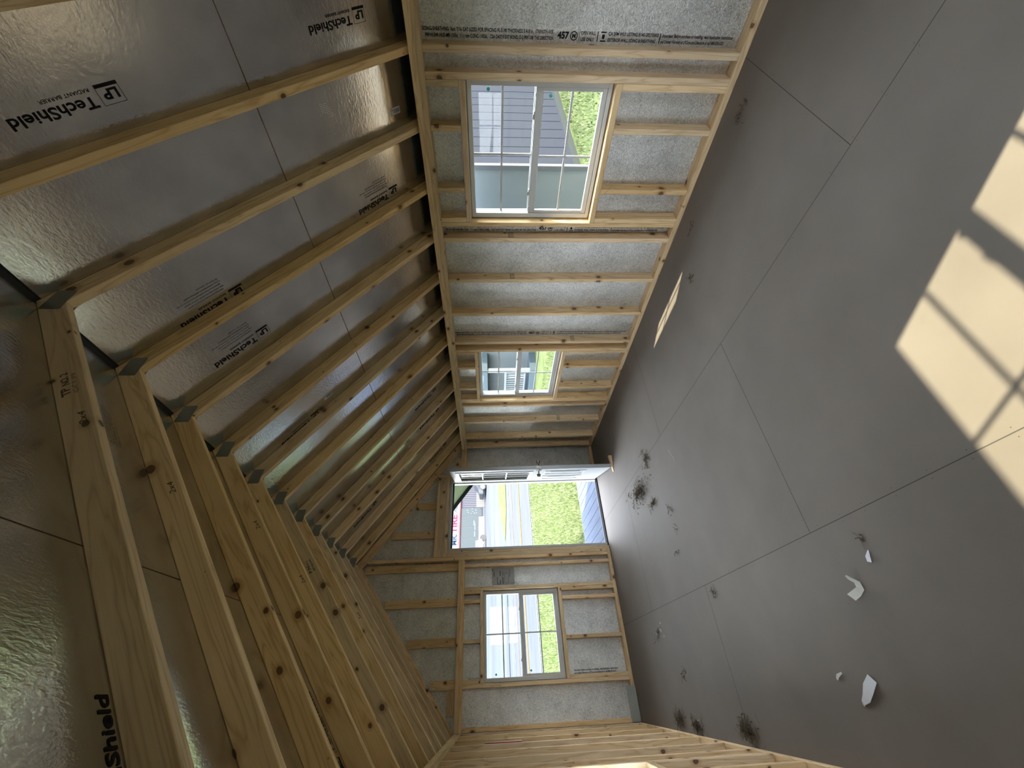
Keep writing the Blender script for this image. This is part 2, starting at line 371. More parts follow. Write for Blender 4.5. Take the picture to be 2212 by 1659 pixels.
for mir in (False, True):
    slope_prism(bm, XA+.02, XE+.8, YF-.8, YF, -3.2, .5, mir); slope_prism(bm, XA+.02, XE+.8, YB-1, YB, -3.2, .5, mir)
    f = (lambda x: x) if not mir else (lambda x: 2*XA-x)
    zf = ZO-S*(XE-XA)
    poly(bm, [(f(XE), zf-4.6), (f(XE+.8), zf-4.6), (f(XE+.8), zf+.3), (f(XE), zf+.5)], YB, YF-.8, 1)
    poly(bm, [(f(SR+.5), zf-4.2), (f(XE), zf-4.2), (f(XE), zf-4.0), (f(SR+.5), zf-4.0)], YB, YF-.8, 1)
obj('trim_3', bm, FASC, kind='structure')                      # fascia, rake boards and eave soffit
# seam of the panelled porch ceiling

def logo(bm, reg=True):
    t_ = .07
    rect2d(bm, 0, 0, 3.0, .42); rect2d(bm, 0, .42, t_*.5, 2.5); rect2d(bm, 3.0-t_*.5, .42, 3.0, 2.5); rect2d(bm, 0, 2.5-t_*.5, 3.0, 2.5)
    text2d(bm, 'LP', .45, .72, 1.15, 2.0, .035); text2d(bm, 'TechShield', 3.55, 1.12, 1.3, 10.4, .022)
    text2d(bm, 'RADIANT BARRIER', 3.7, .12, .42, 6.0)
def small(bm, u, v):
    ls = ['THIS SIDE DOWN OR FACING AIR SPACE', 'FOIL FACES THE AIR SPACE  NOT A VAPOR', 'SEE INSTALLATION INSTRUCTIONS FOR ATTIC USE', 'TOTAL HEMISPHERICAL EMITTANCE 0.03', 'PATENT NO. 5,231,814']
    for i, s_ in enumerate(ls): text2d(bm, s_, u+(0 if i % 2 else .3), v-i*.62, .3, min(9.0, len(s_)*.22))
for (x, y, sm_) in ((99.0, 38.9, 0), (137.7, 37.4, 0), (137.5, 73.3, 1), (98.9, 75.0, 1), (98.9, 87.2, 1), (98.7, 123.4, 1), (137.2, 181.0, 0), (137.4, 215.9, 0), (98.9, 12.0, 0), (137.6, 165.5, 0), (98.9, 161.2, 0), (98.9, 199.5, 0)):
    bm = bmesh.new(); logo(bm); decal('printed_logo', bm, (x, y, ZO-S*(x-XA)), (-1, 0, S), (0, 1, 0), INK, ce)
    if sm_ or y > 90:
        bm = bmesh.new(); small(bm, 3.2, -1.1); decal('printed_notes', bm, (x, y, ZO-S*(x-XA)), (-1, 0, S), (0, 1, 0), INKF, ce)
for (x, y) in ((17.2, 61.4), (17.2, 108.0), (17.2, 172.0)):
    bm = bmesh.new(); logo(bm); decal('printed_logo', bm, (x, y, ZO-S*(XA-x)), (1, 0, S), (0, -1, 0), INK, ce)
bm = bmesh.new(); small(bm, 0, 1.2); decal('printed_notes', bm, (58.0, 70.8, ZO-S*(XA-58.0)), (1, 0, S), (0, -1, 0), INKF, ce)

# ------------------------------------------------------------------ trusses
GS = 'roof trusses'
def stamp(kind):
    bm = bmesh.new()
    if kind == 0: text2d(bm, 'P.N', 0, .9, .8, 2.2, .03); text2d(bm, 'NO.2', 2.4, .9, .5, 1.5, .03); text2d(bm, 'SPF KD-HT', 0, 0, .5, 3.8, .03)
    elif kind == 1: text2d(bm, 'TP', 0, 1.0, .9, 1.5, .03); text2d(bm, 'NO. 2', 2.0, .9, .8, 2.4, .03); text2d(bm, 'KD-HT 19', 0, .1, .55, 2.2); text2d(bm, 'SPIB', 2.6, .1, .45, 1.2)
    elif kind == 2: text2d(bm, '2x4', 0, 0, .8, 2.2, 0, slant=.3)
    else:
        for i in range(5): rect2d(bm, 0, i*.6, 1.6, i*.6+.2)
        rect2d(bm, 0, 0, .14, 2.6)
    return bm
def rafter(parent, yc, right, tail=True):
    """one truss member; local X runs down the slope"""
    sgn = 1 if right else -1
    Xv = Vector((sgn*COS, 0, -SIN)); Yv = Vector((sgn*SIN, 0, COS))
    pl = lambda x: 1 if right else 1
    def loc(dx, z): return ((dx*COS + (ZO-z)*SIN), (dx*SIN - (ZO-z)*COS))
    xb = SR-XA                                                   # outer wall line measured from the ridge
    bx = (ZI-H)/S                                                # where the underside meets the plate top
    xe = XE-XA-.1
    pts = [(0.02, ZO), (xe, ZO-S*xe)]
    pts += [(xe, ZI-S*xe), (xb+.55, ZI-S*(xb+.55)), (xb+.55, H+.03), (bx, H+.03)]
    pts += [(0.02, ZI)]
    bm = bmesh.new(); poly(bm, [loc(*p) for p in pts], -.75, .75, 2)
    bmesh.ops.bevel(bm, geom=[e for e in bm.edges if abs((e.verts[0].co-e.verts[1].co).normalized().x) > .99], offset=.08*M, segments=1, affect='EDGES')
    return obj('rafter', bm, PINE, parent, frame((XA, yc, ZO), Xv, Yv))
def gusset(bm, y): pass
ks = list(range(-4, 11)); YS = {k: 61.5+16.06*k for k in ks}
n = len(ks)
STP = {0: [(1, 26, 1), (1, 32, 2), (1, 73, 0), (-1, 21, 1), (-1, 27, 2)], 1: [(1, 25, 1), (1, 33, 2), (1, 74, 0), (-1, 30, 2)], 3: [(-1, 24, 2), (1, 72, 0)], 4: [(-1, 34, 2), (1, 30, 0)], 5: [(-1, 26, 0), (1, 73, 0), (1, 34, 0)],
       6: [(1, 36, 0), (1, 72, 0)], 7: [(1, 38, 0), (-1, 36, 2)], 8: [(1, 40, 1), (1, 73, 0)], 9: [(1, 42, 0)], 10: [(1, 44, 0)], 2: [(1, 30, 2), (1, 71, 0)]}
for k in ks:
    yc = YS[k]
    from_door = 10-k
    lab = ('pine roof truss nearest the front gable wall with a steel plate at its peak' if k == 10 else
           'pine roof truss, %s from the front gable wall, with a steel plate at its peak' % ORD[from_door])
    T = empty('roof_truss', (XA, yc, H)); tag(T, lab, 'roof truss', 'pine trusses along the ridge')
    R_ = rafter(T, yc, True); L_ = rafter(T, yc, False)
    for s_, fy in ((-1, yc-.75), (1, yc+.75)):
        bm = bmesh.new()
        y0, y1 = (fy-.06, fy) if s_ < 0 else (fy, fy+.06)
        z1 = ZO-.35; 
        poly(bm, [(2.4, -1.85), (2.4, -4.7), (-1.7, -4.3), (-1.7, -1.3)], y0, y1, 1)
        obj('gusset_plate', bm, GALV, T, Matrix.Translation(V(XA, 0, ZO)))
    near = yc-.75
    dR, dL = (COS, 0, -SIN), (-COS, 0, -SIN)
    if k >= -1:
        rng = random.Random(k+50)
        ln = 60/COS
        # grade stamps on the near faces
        for side, dist, kind in STP.get(k, []):
            RR = R_ if side > 0 else L_
            px = XA+side*dist*COS; pz = ZO-dist*SIN-3.3
            decal('grade_stamp', stamp(kind), (px, near, pz), (-COS*side, 0, SIN) if side > 0 else (COS, 0, SIN), (SIN, 0, COS) if side > 0 else (-SIN, 0, COS), STAMP, RR)

# gable-end trusses laid flat against the sheathing
def end_truss(yc, label):
    T = empty('gable_truss', (XA, yc, H)); tag(T, label, 'roof truss')
    R_ = rafter(T, yc, True); L_ = rafter(T, yc, False); return T
GT = end_truss(SG-.76, 'flat pine truss against the front gable sheathing above the door')
end_truss(SB+.76, 'flat pine truss against the rear gable sheathing behind the camera')

# ------------------------------------------------------------------ plates
def plate(p0, p1, wv, label, wd=3.5, th=1.5):
    o = beam('wall_plate', p0, p1, wv, wd, th, PINE); return tag(o, label, 'wall plate')
for nm, xc in (('right', XR+1.75), ('left', SL+1.75)):
    plate((xc, SB, .75), (xc, SG, .75), (1, 0, 0), 'pine bottom plate along the floor under the studs of the %s wall' % nm)
    plate((xc, SB, H-2.26), (xc, SG, H-2.26), (1, 0, 0), 'lower board of the double top plate of the %s wall' % nm)
    plate((xc, SB, H-.75), (xc, SG, H-.75), (1, 0, 0), 'upper board of the double top plate of the %s wall' % nm)
yg = L+1.75
plate((XL+.02, yg, .75), (82.3, yg, .75), (0, 1, 0), 'pine bottom plate of the front gable wall left of the door')
plate((123.4, yg, .75), (XR-.02, yg, .75), (0, 1, 0), 'short pine bottom plate right of the door behind its open leaf')
plate((XL+.02, yg, H-2.26), (79.35, yg, H-2.26), (0, 1, 0), 'lower board of the double plate above the front gable window')
plate((XL+.02, yg, H-.75), (79.35, yg, H-.75), (0, 1, 0), 'upper board of the double plate above the front gable window')
plate((124.85, yg, H-2.26), (XR-.02, yg, H-2.26), (0, 1, 0), 'lower board of the short double plate right of the open door')
plate((124.85, yg, H-.75), (XR-.02, yg, H-.75), (0, 1, 0), 'upper board of the short double plate right of the open door')
yr_ = SB+1.75
plate((XL+.02, yr_, .75), (XR-.02, yr_, .75), (0, 1, 0), 'pine bottom plate of the rear gable wall')
plate((XL+.02, yr_, H-2.26), (XR-.02, yr_, H-2.26), (0, 1, 0), 'lower board of the double plate across the rear gable wall')
plate((XL+.02, yr_, H-.75), (XR-.02, yr_, H-.75), (0, 1, 0), 'upper board of the double plate across the rear gable wall')

# ------------------------------------------------------------------ studs
Z0, Z1 = 1.52, H-3.03
def stud(axis, c, label, z0=Z0, z1=Z1, name='wall_stud', group=None, side=0, mk=None):
    """axis 'R','L': c is y; 'G','B': c is x"""
    if axis == 'R': o = beam(name, (XR+1.75, c, z0), (XR+1.75, c, z1), (1, 0, 0), 3.48, 1.48, PINE)
    elif axis == 'L': o = beam(name, (SL+1.75, c, z0), (SL+1.75, c, z1), (1, 0, 0), 3.48, 1.48, PINE)
    elif axis == 'G': o = beam(name, (c, yg, z0), (c, yg, z1), (0, 1, 0), 3.48, 1.48, PINE)
    else: o = beam(name, (c, yr_, z0), (c, yr_, z1), (0, 1, 0), 3.48, 1.48, PINE)
    return tag(o, label, 'stud', group)
SGp = {'R': 'studs of the right wall', 'L': 'studs of the left wall', 'G': 'studs of the front gable wall', 'B': 'studs of the rear gable wall'}
right = [(44.7, 'full-height pine stud before the near right window, beside the long printed line'),
 (49.65, 'full-height pine stud against the near side of the near right window'),
 (87.15, 'full-height pine stud against the far side of the near right window'),
 (92.5, 'full-height pine stud just past the near right window, beyond the thin printed strip'),
 (108.5, 'full-height pine stud, second past the gap beyond the near right window'),
 (124.4, 'full-height pine stud midway between the two right-hand windows, before the printed line'),
 (140.2, 'full-height pine stud just beyond the printed line before the far right window'),
 (145.0, 'full-height pine stud against the near side of the far right window'),
 (182.6, 'full-height pine stud against the far side of the far right window'),
 (186.6, 'full-height pine stud close behind the doubled stud past the far right window'),
 (202.1, 'full-height pine stud on the right wall, second before the door-end corner'),
 (219.0, 'full-height pine stud on the right wall, last before the door-end corner')]
for y, lb in right: stud('R', y, lb, group=SGp['R'])
for i, y in enumerate((28.7, 12.7, -2.6)): stud('R', y, 'pine stud on the right wall, %s before the long printed line' % ORD[i+1], group=SGp['R'])
stud('R', 229.7, 'wide pine corner post where the right wall meets the door wall', group=SGp['R'])
for k, (wn_, (a, b), cr_) in enumerate((('near right window', W1, (60.7, 76.6)), ('far right window', W2, (156.4, 171.9)))):
    for tz, (z0, z1) in (('below', (Z0, 26.98)), ('above', (65.82, Z1))):
        for nm, y in (('near jamb', a+.76), ('far jamb', b-.76)): stud('R', y, 'short pine stud %s the %s, at its %s' % (tz, wn_, nm), z0, z1, 'cripple_stud', 'short studs above and below windows')
        for nm, y in zip(('nearer', 'farther'), cr_): stud('R', y, 'short pine stud %s the %s, %s of the middle pair' % (tz, wn_, nm), z0, z1, 'cripple_stud', 'short studs above and below windows')
    for nm, z in (('sill', 27.75), ('header', 65.05)):
        tag(beam('window_'+nm+'_board', (XR+1.75, a+.02, z), (XR+1.75, b-.02, z), (1, 0, 0), 3.48, 1.48, PINE), 'flat pine board %s the %s' % ('under' if nm == 'sill' else 'over', wn_), 'board')
lefts = [(219.0, 'last before the front gable corner'), (201.3, 'second from the front gable corner'), (185.6, 'third from the front corner, carrying the red-edged leaflet'), (169.7, 'fourth from the front gable corner'), (153.4, 'fifth from the front gable corner'), (139.7, 'sixth from the front corner, just past the left window'), (132.1, 'against the far side of the left window'), (94.5, 'against the near side of the left window'), (76.7, 'second nearer than the left window'), (60.7, 'third nearer than the left window'), (44.7, 'fourth nearer than the left window'), (28.7, 'fifth nearer than the left window'), (12.7, 'sixth nearer than the left window'), (-2.6, 'in the rear corner')]
LS = {}
for y, lb in lefts: LS[y] = stud('L', y, 'pine stud on the left wall, '+lb, group=SGp['L'])
stud('L', 230.6, 'pine corner stud where the left wall meets the front gable', group=SGp['L'])
for tz, (z0, z1) in (('below', (Z0, 26.98)), ('above', (65.82, Z1))):
    for nm, y in (('near jamb', WLF[0]+.76), ('far jamb', WLF[1]-.76), ('middle, nearer one', 108.5), ('middle, farther one', 119.5)): stud('L', y, 'short pine stud %s the left window, at its %s' % (tz, nm), z0, z1, 'cripple_stud', 'short studs above and below windows')
for nm, z in (('sill', 27.75), ('header', 65.05)):
    tag(beam('window_'+nm+'_board', (SL+1.75, WLF[0]+.02, z), (SL+1.75, WLF[1]-.02, z), (1, 0, 0), 3.48, 1.48, PINE), 'flat pine board %s the left window' % ('under' if nm == 'sill' else 'over'), 'board')
rk = lambda x: ZI-S*abs(x-XA)-.1
gs = [(14.5, Z0, Z1, 'full-height pine stud in the left corner of the front gable wall'),
 (28.73, Z0, Z1, 'full-height pine stud against the left side of the front gable window'),
 (66.27, Z0, Z1, 'full-height pine stud against the right side of the front gable window'),
 (76.65, Z0, Z1, 'full-height pine stud across a dark slot from the doubled door studs'),
 (80.15, Z0, rk(80.9)-.2, 'tall pine stud left of the door running past the plate to the peak'),
 (81.68, Z0, DZ-.02, 'pine stud, middle of the three packed left of the door'),
 (83.16, .02, DZ-.02, 'pine trimmer stud touching the left side of the door frame'),
 (122.56, .02, DZ-.02, 'pine trimmer stud on the hinge side of the door'),
 (124.08, Z0, rk(124.85)-.1, 'tall pine stud right of the door running up to the rafter')]
for x, a, b, lb in gs: stud('G', x, lb, a, b, group=SGp['G'])
for tz, (z0, z1) in (('below', (Z0, 26.98)), ('above', (65.82, Z1))):
    for nm, x in (('left jamb', WG[0]+.76), ('right jamb', WG[1]-.76), ('middle', 44.85), ('right third', 60.85)): stud('G', x, 'short pine stud %s the front gable window, at its %s' % (tz, nm), z0, z1, 'cripple_stud', 'short studs above and below windows')
for nm, z in (('sill', 27.75), ('header', 65.05)):
    tag(beam('window_'+nm+'_board', (WG[0]+.02, yg, z), (WG[1]-.02, yg, z), (0, 1, 0), 3.48, 1.48, PINE), 'flat pine board %s the front gable window' % ('under' if nm == 'sill' else 'over'), 'board')
yf = SG-.76
for x, z0, lb in ((76.7, H+.02, 'under the peak, beside the printed line'), (61.1, H+.02, 'second left of the peak'), (45.1, H+.02, 'third left of the peak'), (29.6, H+.02, 'leftmost under the rafter'), (92.7, 88.95, 'over the door, nearer the peak'), (108.0, 88.95, 'over the door, nearer the right wall')):
    tag(beam('gable_stud', (x, yf, z0), (x, yf, rk(x+(1.75 if x > XA else -1.75))), (1, 0, 0), 3.5, 1.46, PINE), 'flat pine gable stud '+lb, 'stud', 'flat studs in the front gable')
tag(beam('gable_block', (19.0, yf, H+1.8), (27.7, yf, H+1.8), (0, 0, 1), 3.5, 1.4, PINE), 'short pine board lying on the plate in the left corner of the front gable', 'board')
tag(beam('gable_block', (125.0, yf, H+1.8), (136.0, yf, H+1.8), (0, 0, 1), 3.5, 1.4, PINE), 'short pine board lying on the plate to the right of the door head', 'board')
tag(beam('door_header', (81.0, yg, 83.1), (123.3, yg, 83.1), (0, 1, 0), 3.48, 1.5, PINE), 'flat pine board directly over the door frame', 'board')
tag(beam('door_header', (81.0, L+.76, 85.6), (123.3, L+.76, 85.6), (0, 0, 1), 3.4, 1.46, PINE), 'upright pine header board over the door', 'board')
tag(beam('door_header', (81.0, yg, 88.15), (121.5, yg, 88.15), (0, 1, 0), 3.48, 1.5, PINE), 'flat pine board along the top of the door header', 'board')
for i, x in enumerate((14.5, 30, 46, 58.7, 96.1, 108, 124, 139.7)): stud('B', x, 'pine stud on the rear gable wall, %s from the left corner' % ORD[i], group=SGp['B'])
for x in (60.2, 77.4, 94.6):
    for tz, (z0, z1) in (('below', (Z0, 26.98)), ('above', (65.82, Z1))): stud('B', x, 'short pine stud %s the rear window, %s' % (tz, {60.2: 'left', 77.4: 'middle', 94.6: 'right'}[x]), z0, z1, 'cripple_stud', 'short studs above and below windows')
for nm, z in (('sill', 27.75), ('header', 65.05)):
    tag(beam('window_'+nm+'_board', (WRR[0]+.02, yr_, z), (WRR[1]-.02, yr_, z), (0, 1, 0), 3.48, 1.48, PINE), 'flat pine board %s the rear window' % ('under' if nm == 'sill' else 'over'), 'board')
# tally marks branded on studs of the right wall
for o in list(bpy.data.objects):
    if o.name.startswith('wall_stud') and o.get('group') == SGp['R']:
        y = WM[o.name].translation.y/M
        z = {92.5: 53, 108.5: 52, 140.2: 26, 182.6: 24, 202.1: 24}.get(round(y, 1))
        if z: decal('tally_mark', stamp(3), (XR+.3, y-.75, z), (0, 0, -1), (1, 0, 0), STAMP, o)

# ------------------------------------------------------------------ printed lines on the wall boards
def wall_line(bm, lo=0, hi=72, sc_=1.0):
    """one long printed strip, u runs down the wall"""
    if lo < 26:
        text2d(bm, 'SIDING-SHEATHING 16oc 7/16 CAT SIZED FOR SPACING PL-S190 THICKNESS 0.418 in.', .3, .25, .62, 24.6, .034)
        text2d(bm, 'PRP-N124R HUD-MR-1303d   11.1 mm CONC-11826L   CSA O437.0 EXT BOND O-2 PRP-108', .9, -.85, .62, 24.0, .034)
        text2d(bm, 'STRENGTH AXIS', 25.3, .25, .62, 4.0, .03); text2d(bm, 'THIS DIRECTION', 25.1, -.85, .62, 4.3, .03)
    text2d(bm, '457', 30.3, -.5, 1.15, 2.6, .045); ring2d(bm, 34.0, 0, .85, .2); text2d(bm, 'M', 33.6, -.35, .7, .8, .05)
    rect2d(bm, 35.2, -.9, 35.28, .9)
    text2d(bm, 'OPEN WALL', 35.6, .25, .6, 3.3, .03); text2d(bm, 'USE ONLY', 35.6, -.85, .6, 3.1, .03)
    rect2d(bm, 39.3, -.9, 39.5, .9); rect2d(bm, 40.1, -.9, 41.3, -.65); rect2d(bm, 40.1, .65, 41.3, .9); rect2d(bm, 40.4, -.4, 41.0, .4)
    text2d(bm, 'CA SFM WUI LISTING 8140-2027:0002', 41.8, .25, .6, 11.5, .03); text2d(bm, 'EXTERIOR WALL SIDING & SHEATHING', 41.8, -.85, .6, 11.0, .03)
    rect2d(bm, 53.6, -.9, 53.8, .9)
    text2d(bm, 'Important: Before purchase or installing, read Application Instructions', 54.2, .2, .58, 16.4, .03, slant=.15)
    text2d(bm, 'and Limited Warranty at LPCorp.com/Literature or call 888-820-0325', 54.0, -.85, .58, 14.8, .03, slant=.15)
for y in (42.6, 90.4, 138.0, 226.9):
    bm = bmesh.new(); wall_line(bm); decal('printed_line', bm, (SR, y, 73.6), (0, 0, -1), (0, -1, 0), INK, wr)
bm = bmesh.new(); wall_line(bm, 30); decal('printed_line', bm, (31.9, SG, 77.0), (0, 0, -1), (1, 0, 0), INK, wg) if False else None
bm = bmesh.new(); text2d(bm, 'Important: Before purchase or installing, read Application Instructions', 0, .25, .6, 19.5, .03, slant=.15); text2d(bm, 'and Limited Warranty at LPCorp.com/Literature or call 888-820-0325', 0, -.8, .6, 18.5, .03, slant=.15)
decal('printed_line', bm, (31.9, SG, 24.6), (0, 0, -1), (1, 0, 0), INK, wg)
bm = bmesh.new(); text2d(bm, 'APPLICATION', 0, -.3, .5, 4.6, .012, slant=.15); decal('printed_line', bm, (31.5, SG, 71.2), (0, 0, -1), (1, 0, 0), INK, wg)
bm = bmesh.new(); text2d(bm, 'IMPORTANT: BEFORE PURCHASE OR INSTALLING', 0, .2, .55, 14, .02); text2d(bm, 'THIS SIDE OUT  EXTERIOR WALL', 0, -.7, .55, 12, .02); text2d(bm, 'THIS DIRECTION  STRENGTH AXIS', 20.0, -.2, .7, 14, .02)
decal('printed_line', bm, (79.1, SG, 118.5), (0, 0, -1), (1, 0, 0), INK, wg)

# ------------------------------------------------------------------ windows
def window(name, org, uv, nv, sticker=False):
    """org: centre of the rough opening on the inner stud face; uv: horizontal axis; nv: outward"""
    mw = frame(org, uv, (0, 0, 1)); flip = mw.col[2].to_3d().dot(Vector(nv)) < 0
    if flip: mw = frame(org, [-c for c in uv], (0, 0, 1))
    e = bpy.data.objects.new(name, None); e['kind'] = 'structure'; place(e, mw)
    def B(bm, u0, u1, v0, v1, n0, n1, bev=.06): box(bm, (u0, v0-46.4, n0), (u1, v1-46.4, n1), bev)
    bm = bmesh.new()
    B(bm, -17.75, 17.75, 28.7, 29.7, 2.4, 5.0); B(bm, -17.75, 17.75, 63.0, 64.1, 2.4, 5.0)
    B(bm, -17.75, -16.3, 29.7, 63.0, 2.4, 5.0); B(bm, 16.3, 17.75, 29.7, 63.0, 2.4, 5.0)
    B(bm, -19.5, 19.5, 26.9, 28.7, 4.1, 4.9); B(bm, -19.5, 19.5, 64.1, 65.8, 4.1, 4.9); B(bm, -19.5, -17.75, 28.7, 64.1, 4.1, 4.9); B(bm, 17.75, 19.5, 28.7, 64.1, 4.1, 4.9)
    obj('window_frame', bm, VINYL, e, mw)
    bm = bmesh.new(); B(bm, -16.3, 16.3, 46.2, 47.5, 3.6, 4.4); B(bm, -.28, .28, 47.5, 63.0, 3.95, 4.25, 0); B(bm, -16.3, 16.3, 55.15, 55.7, 3.97, 4.23, 0)
    us = obj('upper_sash', bm, VINYL, e, mw); bm = bmesh.new(); B(bm, -16.3, 16.3, 47.3, 63.0, 4.08, 4.12, 0); obj('pane', bm, GLASS, us, mw)
    bm = bmesh.new(); B(bm, -16.25, 16.25, 29.75, 31.0, 2.6, 3.5); B(bm, -16.25, 16.25, 45.4, 47.3, 2.6, 3.55); B(bm, -16.25, -15.4, 31.0, 45.4, 2.6, 3.5); B(bm, 15.4, 16.25, 31.0, 45.4, 2.6, 3.5)
    B(bm, -.28, .28, 31.0, 45.4, 2.95, 3.2, 0); B(bm, -15.4, 15.4, 37.95, 38.5, 2.97, 3.18, 0)
    ls = obj('lower_sash', bm, VINYL, e, mw); bm = bmesh.new(); B(bm, -15.4, 15.4, 31.0, 45.4, 3.05, 3.09, 0); obj('pane', bm, GLASS, ls, mw)
    for s_ in (-1, 1):
        bm = bmesh.new(); B(bm, s_*10-.9, s_*10+.9, 47.3, 47.55, 2.7, 3.4); B(bm, s_*10-.2, s_*10+1.0, 47.55, 47.75, 2.8, 3.0)
        obj('sash_lock', bm, VINYL, ls, mw)
        bm = bmesh.new(); B(bm, s_*14.6-.35, s_*14.6+.35, 46.7, 47.45, 2.5, 2.9, 0); obj('tilt_latch', bm, VINYL, ls, mw)
    if sticker:
        for (u, v, nn) in ((-15.1, 58.9, 4.0), (-14.3, 43.6, 3.0)):
            bm = bmesh.new(); cyl(bm, (u*sticker, v-46.4, nn), (u*sticker, v-46.4, nn+.03), .42, 16); obj('green_sticker', bm, mat('green_sticker', (.03, .42, .30), .5), us if v > 46 else ls, mw)
    return e
zc = 46.4
window('window_1', (XR, sum(W1)/2, zc), (0, 1, 0), (1, 0, 0), 1)
window('window_2', (XR, sum(W2)/2, zc), (0, 1, 0), (1, 0, 0))
STK = -1 if frame((0, 0, 0), (1, 0, 0), (0, 0, 1)).col[2].y < 0 else 1   # stickers sit on the door side of that window
window('window_3', (sum(WG)/2, L, zc), (1, 0, 0), (0, 1, 0), STK)
window('window_4', (XL, sum(WLF)/2, zc), (0, 1, 0), (-1, 0, 0))
window('window_5', (sum(WRR)/2, LR, zc), (1, 0, 0), (0, -1, 0))

# ------------------------------------------------------------------ entry door
D1 = bpy.data.objects.new('door_1', None); D1['kind'] = 'structure'; place(D1, Matrix.Translation(V(102.8, 233.4, 0)))
bm = bmesh.new()
box(bm, (DX[0]+.1, L+.1, .6), (DX[0]+1.2, SG+1.2, 80.9), .05); box(bm, (DX[1]-1.2, L+.1, .6), (DX[1]-.1, SG+1.2, 80.9), .05); box(bm, (DX[0]+.1, L+.1, 80.9), (DX[1]-.1, SG+1.2, 82.1), .05)
box(bm, (DX[0]+1.2, L+2.2, .6), (DX[0]+1.7, L+4.2, 80.3)); box(bm, (DX[1]-1.7, L+2.2, .6), (DX[1]-1.2, L+4.2, 80.3)); box(bm, (DX[0]+1.2, L+2.2, 80.3), (DX[1]-1.2, L+4.2, 80.9))
obj('door_frame', bm, VINYL, D1)
bm = bmesh.new(); box(bm, (DX[0]+1.2, L+2.0, 80.0), (DX[1]-1.3, L+2.3, 80.8)); box(bm, (DX[0]+1.22, L+1.9, 1), (DX[0]+1.5, L+2.3, 80)); obj('weatherstrip', bm, BLACK, D1)
bm = bmesh.new(); box(bm, (DX[0]+.1, L+.2, .02), (DX[1]-.1, L+4.2, .4), .05); obj('door_sill', bm, mat('dark_bronze_sill', (.012, .010, .012), .8, spec=.02), D1)
bm = bmesh.new(); box(bm, (DX[0]+.1, L+4.25, -.2), (DX[1]-.1, L+5.6, .3), .05); box(bm, (DX[0]+.1, L+5.6, -1.2), (DX[1]-.1, L+7.0, -.5), .05); obj('threshold', bm, mat('pale_threshold', (.10, .11, .12), .7, spec=.05), D1)
# the leaf swings inwards, hinged on the right
hg = Vector((120.3, L+.4, .8)); fe = Vector((112.0, 199.8, .8))
du = (hg-fe).normalized(); WDR = 33.8
mwl = frame(fe, du, (0, 0, 1))                       # local x from free edge to hinge, y up, z = x cross y
nz = mwl.col[2].to_3d()                               # which way z points
sg = -1 if nz.x > 0 else 1                            # room-facing (left) side is +sg*z
bm = bmesh.new()
TH = 1.75; TZ = 79.0
def BL(bm, u0, u1, v0, v1, n0, n1, bev=0):           # n measured from the room-facing skin into the leaf
    a, b = sorted((-sg*n0, -sg*n1)); box(bm, (u0, v0, a), (u1, v1, b), bev)
LU = (4.6, 28.6); LV = (38.6, 75.6)
BL(bm, 0, LU[0], 0, TZ, 0, TH, .05); BL(bm, LU[1], WDR, 0, TZ, 0, TH, .05); BL(bm, LU[0], LU[1], 0, LV[0], 0, TH); BL(bm, LU[0], LU[1], LV[1], TZ, 0, TH)
leaf = obj('door_leaf', bm, DOORW, D1, mwl)
bm = bmesh.new()
for (n0, n1) in ((-.35, .4), (TH-.4, TH+.35)):
    BL(bm, LU[0]-.8, LU[0]+.8, LV[0]-.8, LV[1]+.8, n0, n1, .1); BL(bm, LU[1]-.8, LU[1]+.8, LV[0]-.8, LV[1]+.8, n0, n1, .1)
    BL(bm, LU[0]+.8, LU[1]-.8, LV[0]-.8, LV[0]+.8, n0, n1, .1); BL(bm, LU[0]+.8, LU[1]-.8, LV[1]-.8, LV[1]+.8, n0, n1, .1)
obj('lite_frame', bm, VINYL, leaf, mwl)
bm = bmesh.new()
for (n0, n1) in ((.15, .5), (TH-.5, TH-.15)):
    for f in (1/3, 2/3):
        BL(bm, LU[0]+(LU[1]-LU[0])*f-.3, LU[0]+(LU[1]-LU[0])*f+.3, LV[0]+.8, LV[1]-.8, n0, n1, .08); BL(bm, LU[0]+.8, LU[1]-.8, LV[0]+(LV[1]-LV[0])*f-.35, LV[0]+(LV[1]-LV[0])*f+.35, n0-.05, n1+.05, .08)
obj('muntin_grid', bm, VINYL, leaf, mwl)
bm = bmesh.new(); BL(bm, LU[0], LU[1], LV[0], LV[1], TH/2-.03, TH/2+.03); obj('pane', bm, GLASS, leaf, mwl)
for (u0, u1) in ((4.6, 14.2), (19.0, 28.6)):
    bm = bmesh.new()
    for (n0, n1) in ((-.22, 0), (TH, TH+.22)):
        BL(bm, u0, u1, 11.0, 11.9, n0, n1, .08); BL(bm, u0, u1, 31.1, 32.0, n0, n1, .08); BL(bm, u0, u0+.9, 11.9, 31.1, n0, n1, .08); BL(bm, u1-.9, u1, 11.9, 31.1, n0, n1, .08)
        BL(bm, u0+2.1, u1-2.1, 14, 29, n0, n1, .09)
    obj('raised_panel', bm, DOORW, leaf, mwl)
for s_, n0 in ((-1, 0), (1, TH)):
    bm = bmesh.new(); zz = lambda q: -sg*(n0+s_*q)
    cyl(bm, (2.7, 35.5, zz(0)), (2.7, 35.5, zz(.35)), 1.3, 24); cyl(bm, (2.7, 35.5, zz(.3)), (2.7, 35.5, zz(2.2)), .42, 16); cyl(bm, (2.7, 35.5, zz(1.9)), (2.7, 35.5, zz(3.1)), 1.05, 24, .8)
    obj('door_knob', bm, CHROME, leaf, mwl, smooth=False)
